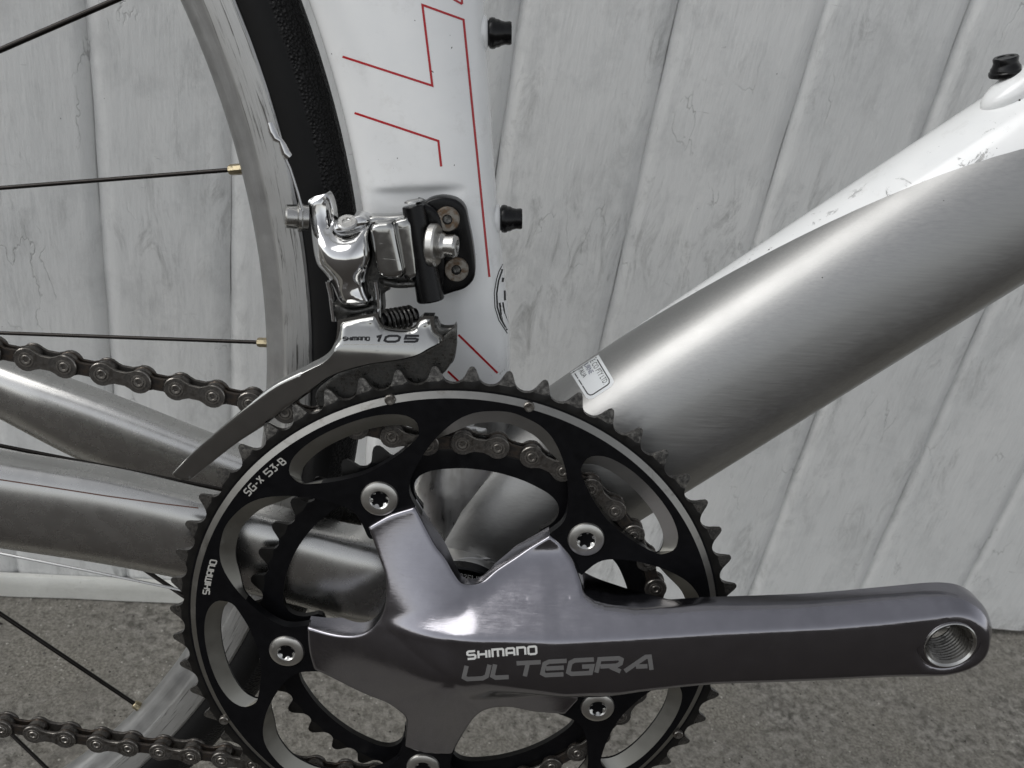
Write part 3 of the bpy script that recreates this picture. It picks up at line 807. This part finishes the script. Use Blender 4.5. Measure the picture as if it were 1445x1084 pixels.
OUTC=[(519,745,1.5),(550,728,1.5),(585,717,1.5),(600,752,6),(613,778,9),(626.6,799,12),(640,822,14),(650,835,15),(663,840,15.5),(679.7,837,15),(699.6,822,13),(732.8,795.6,8),(776,757,1.5),(789,772,4),(800,788,6.5),(812,808,10),(822,832,13.5),
(825,842,14.5),(833,848,15.5),(850,852.5,16),(875,855,16.5),(900,855.5,16.5),(950,853.5,16.5),(1000,849,16),(1077,846.5,16),(1154,843,16),(1250,834.5,16),(1308,829,16),(1337,828.5,16),(1361,834,16.5),(1381,847,17),(1392,865,18),(1396,888,19),(1392,911,20),(1380,930,21),(1360,944,22),(1335,951,22),(1308,952.5,22),(1250,953,22),(1154,957,22),(1077,959.5,22),(1000,961.7,22),(918,965,20),(870,967.5,17),(836,971,12),
(822,981,1.5),(797,1008.5,1.5),(755,1001,4),(722,993,8),(700,992,10),(684,996,10),(670,1004,8),(658,1024,6),(638,1064,1.5),(600,1062,1.5),(571,1053.5,1.5),(573.6,1015.5,6),(571,1005,7),(560,997,7.5),(543,987.6,7),(506.5,970.7,4),(464,952.5,2),(443,945.5,1.5),(436,920,1.5),(433.5,885,1.5),(456,891,3),(478,895,5),(500,896,7.5),(518,890,9),(531,878,9.5),(540,862,9.5),(544,842,9),(543,814,7),(531.7,780,4)]
co=[P(u,v,z)[:2] for u,v,z in OUTC]
keep={0,2,12,45,46,53,55,62,64}
co=smoothloop(co,1.1,keep=keep)
pc=polar(174.9,8.48+.1)
hole=[pc+polar(9.0,360*i/56) for i in range(56)]
A_=np.array(co)
def edge_r(x,y):
    s,v=sv(x,y)
    return float(np.interp(s,[40,75],[.9,2.2])) if v>-20 else .9
def cz(x,y,d):
    z=crank_z(x,y); r=math.hypot(x,y); s,v=sv(x,y)
    rr=edge_r(x,y)
    if v<0 and s>45: rr=4.2
    if math.hypot(x-pc[0],y-pc[1])<10.2: rr=.35; d=max(d,0)
    if d<rr: z-=rr-math.sqrt(max(0,rr*rr-(rr-d)**2))
    return z
def cb(x,y):
    s,v=sv(x,y); a=float(np.interp(math.hypot(x,y),[26,44],[9.0,-5.5]))
    b=float(np.interp(s,[46,80],[-5.5,13.2]))
    return max(a,b) if abs(v)<27 and s>0 else a
cl=[]
for s_ in np.arange(14,174.5,1.0):
    for k_ in (-2.2,-1.2,-.55,-.2,.2,.55,1.2,2.2,3.4)+((4.4,5.4,6.4,7.4,8.4,9.6,10.8,12) if s_<84 else ()): cl.append((s_,crease(s_)+k_))
for a_ in np.arange(-60,92,3.5):
    rr_=end_r(math.sin(math.radians(a_)),174.8+math.cos(math.radians(a_)))
    for k_ in (-1.2,-.55,-.2,.2,.55,1.2,2.2,3.2): cl.append((174.8+(rr_+k_)*math.cos(math.radians(a_)),(rr_+k_)*math.sin(math.radians(a_))))
cl=np.array([(s_*ca-v_*sa,s_*sa+v_*ca) for s_,v_ in cl]); cl=cl[inside(cl,co)]; cl=cl[dist(cl,co)>.5]; cl=cl[np.hypot(cl[:,0]-pc[0],cl[:,1]-pc[1])>9.6]
V,F=relief(co,[hole],cz,cb,1.0,(.15,.5,1.1,1.9,3.0,4.2),more=cl)
crank=mesh('crank_arm',V,F,'crank',bike,sharp=42)
# threaded insert in the pedal eye
g=G(); pr=[(13,9.15),(26.75,9.15),(26.95,8.8),(26.3,8.1)]
z=26.2
while z>14: pr+=[(z,7.9),(z-.55,7.1),(z-.7,7.1),(z-1.25,7.9)]; z-=1.3
pr+=[(13,7.4)]
g.add(*lathe((pc[0],pc[1],0),(0,0,1),pr[:4],56,cap=False),0); g.add(*lathe((pc[0],pc[1],0),(0,0,1),pr[3:],56,cap=False),1); g.build('pedal_thread',['satin','thread'],crank,sharp=30)
cbv=bvh([crank])
def linmap(p0,p1,up):
    p0=np.array(p0,float);p1=np.array(p1,float);up=np.array(up,float)
    def mk(L): return lambda s,t: p0+(p1-p0)*s/L+up*t
    return mk
lettering('maker_lettering','SHIMANO',cbv,linmap((660,930),(757,922.5),(-.6,-10.5))(textlen('SHIMANO',.32)),3.0,'whiteink',crank,.32)
lettering('model_lettering','ULTEGRV',cbv,linmap((654,958.5),(914,945.5),(4.5,-19.0))(textlen('ULTEGRV',.22)),6.2,'dimink',crank,.22)

# --- chain
PL=12.7
def plate(r,waist,zf_,thick,n=14):
    """figure-eight link plate along +x from 0 to 12.7"""
    pts=[]
    for i in range(n+1):
        a=math.radians(50+260*i/n); pts.append((r*math.cos(a),r*math.sin(a)))
    pts.append((PL*.36,-waist)); pts.append((PL*.64,-waist))
    for i in range(n+1):
        a=math.radians(-130+260*i/n); pts.append((PL+r*math.cos(a),r*math.sin(a)))
    pts.append((PL*.64,waist)); pts.append((PL*.36,waist))
    m=len(pts); V=[]; b=.28
    cx=PL/2
    ins=[(x-b*(1 if x>cx else -1)*.7 ,y*(1-b/ max(abs(y),1.2)*.8)) for x,y in pts]
    V=[(x,y,zf_) for x,y in ins]+[(x,y,zf_-b) for x,y in pts]+[(x,y,zf_-thick) for x,y in pts]
    F=[tuple(range(m)),tuple(range(2*m,3*m))[::-1]]
    for k in (0,1):
        for i in range(m): j=(i+1)%m; F.append((k*m+j,k*m+i,(k+1)*m+i,(k+1)*m+j))
    return V,F
def chain_mesh(kind):
    g=G()
    if kind=='outer':
        V_,F_=plate(4.25,2.55,3.1,1.0); m_=len(V_)//3; k_=len(g.V); g.V+=V_; g.F+=[tuple(i+k_ for i in f) for f in F_]; g.m+=[0,0]+[1]*m_+[0]*m_; g.add(*plate(4.25,2.55,-2.1,1.0),0)
        for x in (0,PL):
            g.add(*lathe((x,0,-3.3),(0,0,1),[(0,1.8),(6.45,1.8),(6.75,1.55),(6.7,1.0),(6.35,.75)],20),1)
            g.add(*lathe((x,0,3.05),(0,0,1),[(0,2.7),(.22,2.6),(.22,2.0)],24,cap=False),1)
    else:
        g.add(*plate(4.05,2.35,1.95,.85),0); g.add(*plate(4.05,2.35,-1.1,.85),0)
        for x in (0,PL): g.add(*lathe((x,0,-1.1),(0,0,1),[(0,3.85),(2.2,3.85)],24),1)
    o=g.build('chain_link',['chain','pin'] if kind=='outer' else ['chaininner','chain'],None,sharp=30)
    me=o.data; bpy.data.objects.remove(o); return me
mo_,mi_=chain_mesh('outer'),chain_mesh('inner')
chain=empty('chain',bike)
# path: upper run (rear to front), wrap on the small ring, lower run
RI=r0
pins=[]
u0=np.array([-77.0,89.2]); ud=np.array([-12.66,2.05]); ud=ud/np.linalg.norm(ud)*PL
wrap=[polar(RI,v) for v in []]
# measured pin near 71.6 deg -> all wrap pins are 360/39 apart
a=81.0; ang=[]
while a<95: a+=360/39
while a>-92: ang.append(a); a-=360/39
wrap=[polar(RI,t) for t in ang]
first=wrap[0]
# upper run goes from the first wrapped pin back along the tangent
up=[]; p=first.copy(); tgt=np.array([-152.8,101.6])
while p[0]>-215:
    q_=np.array([-77.0,90.4]) if p[0]>-64 else p+np.array([-12.5,2.02]); q_=q_-p; p=p+q_/np.linalg.norm(q_)*PL; up.append(p.copy()+np.array([0,random.uniform(-.12,.12)]))
low=[]; p=wrap[-1].copy()
lp=[(-20,-79.0),(-60,-74.5),(-95.4,-70.0),(-145.3,-64.2),(-181,-58.7),(-250,-48)]
d=np.array([-1,-.02])
while p[0]>-215:
    tx=p[0]-PL; ty=float(np.interp(-tx,[-q[0] for q in lp],[q[1] for q in lp])); dd=np.array([tx,ty])-p; dd/=np.linalg.norm(dd); p=p+dd*PL; low.append(p.copy())
path=up[::-1]+wrap+low
k0=len(up)
for i in range(len(path)-1):
    p=path[i];q=path[i+1]; ang_=math.atan2(q[1]-p[1],q[0]-p[0])
    kind=(i-k0)%2   # links alternate
    o=bpy.data.objects.new('chain_link',mo_ if kind==1 else mi_)
    COL.objects.link(o); o.parent=chain
    o.location=(p[0]/1000,p[1]/1000,-.0085); o.rotation_euler=(0,0,ang_)

# --- rear wheel
wheel=empty('rear_wheel',bike,tuple(HUB/1000))
def revolve(prof,a0,a1,n):
    V=[];F=[];m=len(prof); full=abs(a1-a0)>=359
    for i in range(n if full else n+1):
        t=math.radians(a0+(a1-a0)*i/n)
        for r,z in prof: V.append((r*math.cos(t),r*math.sin(t),z))
    for i in range(n):
        i2=(i+1)%n if full else i+1
        for k in range(m): j=(k+1)%m; F.append((i*m+k,i2*m+k,i2*m+j,i*m+j))
    return V,F
rimm=NT('scuffed_alloy_rim'); rimm.metal(.9)
tc=rimm.co(); sx=rimm.n('ShaderNodeSeparateXYZ'); rimm.l(tc,sx.inputs[0])
rad=rimm.math('SQRT',rimm.math('ADD',rimm.math('POWER',sx.outputs[0],2.),rimm.math('POWER',sx.outputs[1],2.)))
angn=rimm.math('ARCTAN2',sx.outputs[1],sx.outputs[0])
cx_=rimm.n('ShaderNodeCombineXYZ'); rimm.l(rimm.math('MULTIPLY',rad,2200.),cx_.inputs[0]); rimm.l(rimm.math('MULTIPLY',angn,26.),cx_.inputs[1])
nn_=rimm.noise(cx_.outputs[0],.5,5,.7,.4); n5=rimm.noise(rimm.co(),120,5,.6)
trk=rimm.math('MULTIPLY',rimm.ramp(rad,.3045,.306),rimm.ramp(nn_,.55,.66))
cc=rimm.mix(rimm.ramp(n5,.3,.7),(.30,.30,.298),(.36,.36,.355)); cc=rimm.mix(rimm.math('MULTIPLY',rimm.ramp(rad,.3045,.306),.8),cc,(.52,.52,.51)); cc=rimm.mix(rimm.math('MULTIPLY',trk,.85),cc,(.06,.055,.05))
rimm.base(cc); rimm.rough(rimm.ramp(n5,.3,.7,.40,.5)); rimm.bump(nn_,.35,.0006); M['rim']=rimm.m
rp=[(316,9.3),(315,9.9),(306.3,9.6),(305.2,9.0),(304.9,8.7),(301.5,7.6),(298.5,6.2),(297.2,4.5),(296.4,0),(297.2,-4.5),(298.5,-6.2),(304.9,-8.7),(306.3,-9.6),(316,-9.9),(316,-8),(308,-6),(308,6),(316,8)]
V,F=revolve(rp,0,360,240); o=mesh('rim',V,F,'rim',wheel,sharp=30); fix_normals(o)
tyre_m=NT('black_tyre_rubber'); rd=tyre_m.co(); s2=tyre_m.n('ShaderNodeSeparateXYZ'); tyre_m.l(rd,s2.inputs[0])
r2=tyre_m.math('SQRT',tyre_m.math('ADD',tyre_m.math('POWER',s2.outputs[0],2.),tyre_m.math('POWER',s2.outputs[1],2.)))
v=tyre_m.n('ShaderNodeTexVoronoi'); tyre_m.l(tyre_m.co(),v.inputs['Vector']); v.inputs['Scale'].default_value=900
tread=tyre_m.math('MULTIPLY',tyre_m.ramp(r2,.3265,.328),v.outputs['Distance'])
tyre_m.base((.0035,.0035,.0038)); tyre_m.rough(.5); tyre_m.b.inputs['Specular IOR Level'].default_value=.22; tyre_m.bump(tread,.9,.0009); tyre_m.bump(tyre_m.noise(tyre_m.co(),300,4),.2,.0004); M['tyre']=tyre_m.m
tp=[(323.5+11.8*math.cos(math.radians(a)),11.8*math.sin(math.radians(a))) for a in range(-160,161,16)]
V,F=revolve(tp,0,360,240); o=mesh('tyre',V,F,'tyre',wheel); fix_normals(o)
def spoke(pr,zr,pf,zf_,rad=.95,nip=True,ext=0.):
    a=P(*pr,zr)-HUB; b=P(*pf,zf_)-HUB; d=(b-a)/np.linalg.norm(b-a)
    V,F=tube([a-d*ext,b+d*120],rad,12); mesh('spoke',V,F,'spoke',wheel)
    if nip:
        V,F=lathe(a-d*1,d,[(0,3.2),(.8,3.3),(1.3,2.6),(1.31,2.1),(7.2,2.0),(7.9,1.75),(8.2,1.2)],8); mesh('spoke_nipple',V,F,'brass',wheel,sharp=20)
spoke((265,-44),-50,(0,71),-40,.98,False)
spoke((349,238),-52,(0,265.5),-60,.82)
spoke((388,484),-52,(0,470),-60,.78)
spoke((310,690),-52,(0,629),-46,.85,False,40)
spoke((296,866),-52,(198,800),-60,.95,False,30)
spoke((206,1004),-52,(0,866),-42,.95)
spoke((100,1117),-52,(16,1036),-60,.9,False)
cb_=G(); cb_.add(*tube([P(260,834,-55),P(238,829,-55),P(120,804.5,-56),P(0,781,-57),P(-200,741,-58)],.62,10)); cb_.build('shift_cable','cable',bike)

# --- front derailleur
fd=empty('front_derailleur',bike)
def slab(name,px,z,zf,zback,mat,holes=(),step=1.5,bands=(.2,.6,1.2),keep=(),res=1.,parent=fd,sharp=40,par=None):
    co_=smoothloop([P(u,v,z)[:2] for u,v in px],res,keep=keep)
    ho=[smoothloop([P(u,v,z)[:2] for u,v in h],.8) for h in holes]
    V,F=relief(co_,ho,zf,(lambda x,y:zback) if not callable(zback) else zback,step,bands)
    return mesh(name,V,F,mat,par or parent,sharp=sharp),co_
def rnd(z,rr):
    return lambda x,y,d: z-(rr-math.sqrt(max(0,rr*rr-(rr-d)**2)) if d<rr else 0)
CAGE=[(240,672),(266,645),(295,619),(350.7,572),(389.5,541.5),(434,517),(452,508),(465,497),(472.5,480),(474.3,455),(503,449),(531.5,444.5),(533,453),(539,463.5),(558,467.5),(577,467.3),(585,463),(589,455),(597,448.5),(612,449.3),(611.5,461),(615,471),(625,479),(622.5,487),(607,495),(592,503),(571,509),(545,513),(520,517),(490,525),(467,534),(450,546),(434,558),(400,582),(373,602),(326,633),(266,681),(250,680)]
topl=np.array([P(u,v,-3)[:2] for u,v in CAGE[8:23]])
yb=P(560,508,-3)[1]; xl=P(533,460,-3)[0]; xr=P(590,458,-3)[0]
def cage_z(x,y,d):
    t=np.array([[x,y]]); u=0
    # ribbed pressing: raised band along the top carrying the print
    rise=1/(1+math.exp(-(x+62)/4.)) if x<-30 else 1
    dt=1e9
    for a,b in zip(topl,topl[1:]):
        ab=b-a; k=max(0,min(1,((t[0]-a)@ab)/(ab@ab))); dt=min(dt,float(np.linalg.norm(t[0]-a-k*ab)))
    sst=min(1,d/.9); sst=sst*sst*(3-2*sst); z=-5.0+2.6*rise*sst
    bw=2.4*(1/(1+math.exp((x-xl)/.7))+1/(1+math.exp(-(x-xr)/.7)))
    if dt<bw and rise>.2: z-=(bw-dt)*1.0*rise
    z+=-.25*(1-rise)*0
    if d<.5: z-=.5-math.sqrt(max(0,.25-(.5-d)**2))
    hh=max(0,min(11,y-yb)); z-=.022*hh*hh*rise
    return z
cage,_=slab('cage_outer_plate',CAGE,-3.6,cage_z,lambda x,y:-6.2,'cage',keep=(0,9,11,18,19,36,37),step=.8)
LOW=[(446,556),(462,538),(495,519),(545,506),(585,499),(607,489),(620,482),(626,474),(634,466),(643.5,459.5),(645,470),(644.5,490),(637,512),(622,530),(602,542),(560,549),(510,558),(478,569),(455,579)]
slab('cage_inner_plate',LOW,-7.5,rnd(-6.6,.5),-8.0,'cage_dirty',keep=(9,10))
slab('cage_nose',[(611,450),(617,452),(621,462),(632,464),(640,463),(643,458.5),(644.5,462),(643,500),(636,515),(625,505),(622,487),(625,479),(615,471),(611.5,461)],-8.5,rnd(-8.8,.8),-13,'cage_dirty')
fbv=bvh([cage])
lettering('maker_lettering','SHIMANO',fbv,linmap((484.5,480.6),(521,480.6),(.2,-4.8))(textlen('SHIMANO',.35)),1.7,'ink',cage,.35,.35)
lettering('model_lettering','105',fbv,linmap((529,482.3),(588,482.3),(3.2,-8.2))(textlen('105',.5)),3.2,'ink',cage,.5,.35)
stripe('print_line',[(484,486.4),(583,486.2)],.7,'greyink',cage,fbv)
# main link (polished bulb with the clamp arm)
BODY=[(432,296),(431.3,286),(440,280),(450.7,277.5),(456.5,275.5),(462.3,283),(467,300),(468.8,316),(472,327),(480,331),(492,329.5),(503,326),(512.7,320.5),(518.5,323),(520.5,337),(524.3,360),(521.8,380),(517,395),(521,413),(525.3,425),(521,433.5),(498,437),(484,434.8),(475,425.7),(467,407),(456.7,389),(447,377),(441.7,362),(437.8,337.5),(434.6,315.5)]
bc=P(488,362,-8)[:2]; bt=P(486,331,-10)[1]; bn=P(490,404,-10)[1]
def body_z(x,y,d):
    g1=math.exp(-(((x-bc[0])/10.5)**2+((y-bc[1])/13.5)**2))
    low=P(500,415,-10)[:2]; g2=math.exp(-(((x-low[0])/7)**2+((y-low[1])/6.5)**2))
    dm=min(1,d/7.5); m_=1/(1+math.exp((y-bt)/1.6)); z=-17+m_*(7.5*math.sqrt(max(0,1-(1-dm)**2))+3.0*g1)-m_*1.1*math.exp(-((y-bn)/4.2)**2)
    return z+(1-m_)*min(d,1.5)*1.0
body,_=slab('outer_link',BODY,-13,body_z,-24,'chrome',holes=[[(457,284),(461,290),(464,304),(464.8,316),(461.5,320),(458.5,309),(456.5,295)]],step=1.0,bands=(.2,.6,1.2,2.0))
cov,_=slab('pivot_cover',[(468,326),(473,314),(484,306),(498,303.5),(512,304),(522,311),(516,319),(500,327),(478,331)],-18,rnd(-15,2),-26,'chrome',bands=(.3,1,2))
for (u,v) in ((490,314),):
    c=P(u,v,-14.5); V,F=lathe(c,(0,.75,.55),[(-.5,3.4),(.3,3.4),(.7,2.9),(.7,1.6),(.2,1.4)],24); mesh('pivot_screw',V,F,'satin',cov,sharp=30)
slab('inner_link',[(519,306),(545,304.5),(575,303),(592,306),(592,318),(560,318),(520,320)],-22,rnd(-20,1.5),-28,'cage')
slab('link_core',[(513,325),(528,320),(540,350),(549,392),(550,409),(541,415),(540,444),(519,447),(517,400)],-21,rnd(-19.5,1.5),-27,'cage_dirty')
slab('link_box',[(522,322),(525,316.5),(540,315),(553,314.5),(556,320),(569,383),(568,391),(563,394),(543,393.5),(536,390),(531,378)],-13,rnd(-12.4,1.6),-25,'cage',bands=(.3,.9,1.6))
slab('link_plate',[(556,313.5),(571,309),(580,312),(590,390),(586,395),(574,396.5),(570,390),(559,330)],-17,rnd(-16,1.2),-26,'cage')
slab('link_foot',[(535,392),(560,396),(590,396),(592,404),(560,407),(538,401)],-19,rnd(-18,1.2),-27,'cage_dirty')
# chrome straps down to the cage
for px,z in ((((462,398),(466,415),(468.5,435),(471,454)),-11),(((530,398),(532.5,412),(534,430),(534.5,448)),-9)):
    pts=[P(u,v,z) for u,v in px]; g=G()
    rings=[[p+np.array([dx,0,dz]) for dx,dz in ((-.6,-2.5),(.6,-2.5),(.8,-.4),(.4,.2),(-.4,.2),(-.8,-.4))] for p in pts]
    g.add(*loft(rings)); o=g.build('cage_strap','chrome',fd,sharp=40); fix_normals(o)
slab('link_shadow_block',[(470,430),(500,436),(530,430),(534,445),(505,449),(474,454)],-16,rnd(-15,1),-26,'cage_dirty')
# return spring
c0=P(541,453,-15); c1=P(580,446,-21); pts=[]
dd=(c1-c0); L=np.linalg.norm(dd); dd/=L; u_,v_,_=basis(dd)
for i in range(150):
    t=i/149; pts.append(c0+dd*L*t+3.5*(math.cos(t*2*math.pi*6.5)*u_+math.sin(t*2*math.pi*6.5)*v_))
V,F=tube(pts,.6,8); mesh('return_spring',V,F,'cage_dirty',fd)
V,F=lathe(c0-dd*1,dd,[(0,2.6),(L+3,2.6)],20); mesh('spring_pin',V,F,'blackpaint',fd)
# cable pinch bolt, washer and cable end
c=P(402,305,-13); d=P(432,307,-15)-c; d/=np.linalg.norm(d)
V,F=lathe(c,d,[(0,2.0),(0,3.3),(.5,3.9),(3.6,4.0),(4.2,3.8),(4.25,4.9),(5.2,5.0),(5.6,4.4),(7.5,4.2)],32); o=mesh('pinch_bolt',V,F,'satin',fd,sharp=30); fix_normals(o)
V,F=tube([P(427,298,-11),P(420,272,-11),P(409,238,-11),P(400,218,-11)],.45,8); mesh('cable_tail',V,F,'cable',fd)
V,F=tube([P(408,222,-11),P(403,216,-10.8),P(399,205,-11),P(396,199,-10.5),P(390,196,-10.8),P(385,186,-11),P(381,173,-11)],[1.3,1.5,1.2,.9,1.35,1.45,1.1],12); mesh('cable_crimp',V,F,'chrome',fd)
# braze-on hanger in black
PLT=[(596,300),(600,286),(612,280),(628,278.5),(645,283),(656,294),(661,315),(667,345),(670.5,378),(668,395),(656,407),(640,412.5),(620,417),(603,405)]
slab('mounting_plate',PLT,-27,rnd(-26.5,1.0),-36,'blackpaint')
a=P(583,290,-20); b=P(608,424,-19); d=b-a; L=np.linalg.norm(d); d/=L
V,F=lathe(a,d,[(0,2.9),(0,3.5),(.4,3.85),(L*.45,4.1),(L-.5,4.9),(L,4.6),(L,3.0)],36); o=mesh('pivot_barrel',V,F,'blackpaint',fd,sharp=30); fix_normals(o)
V,F=lathe(P(584,287,-20)+np.array([0,.5,0]),-d,[(0,3.3),(.5,3.2),(.7,2.6)],24); mesh('barrel_cap',V,F,'satin',fd)
slab('mount_web',[(585,292),(600,288),(618,300),(626,330),(628,380),(622,408),(604,420),(598,390)],-24,rnd(-22.5,1.2),-32,'blackpaint')
for (u,v) in ((630.7,310.8),(643.4,381.8)):
    c=P(u,v,-23.6); g=G(); axz=(0.03,0.05,1)
    g.add(*lathe(c-np.array([0,0,4.]),axz,[(0,4.3),(3.5,4.3),(4.1,3.95),(4.15,1.75)],40,cap=False),0)
    g.add(*lathe(c-np.array([0,0,4.]),axz,[(4.15,1.75),(3.9,1.6),(1.6,1.5),(1.5,0.01)],6,cap=False,a0=random.random()),1)
    g.build('clamp_bolt',['rust','cage_dirty'],fd,sharp=30)
c=P(612,346,-17.5); axw=np.array([.95,.04,.2]); axw/=np.linalg.norm(axw)
V,F=lathe(c,axw,[(-1.6,4),(-1.6,6.6),(-1.0,7.3),(1.0,7.3),(1.6,6.7),(1.6,4)],40); o=mesh('clamp_washer',V,F,'boltalu',fd,sharp=30); fix_normals(o)
V,F=lathe(c+axw*1.6,axw,[(0,4.2),(1.5,4.5),(2.2,4.1),(2.6,3.6),(5.8,3.9),(6.6,3.4),(6.7,2.2),(5.0,1.9)],36); o=mesh('clamp_nut',V,F,'satin',fd,sharp=30); fix_normals(o)
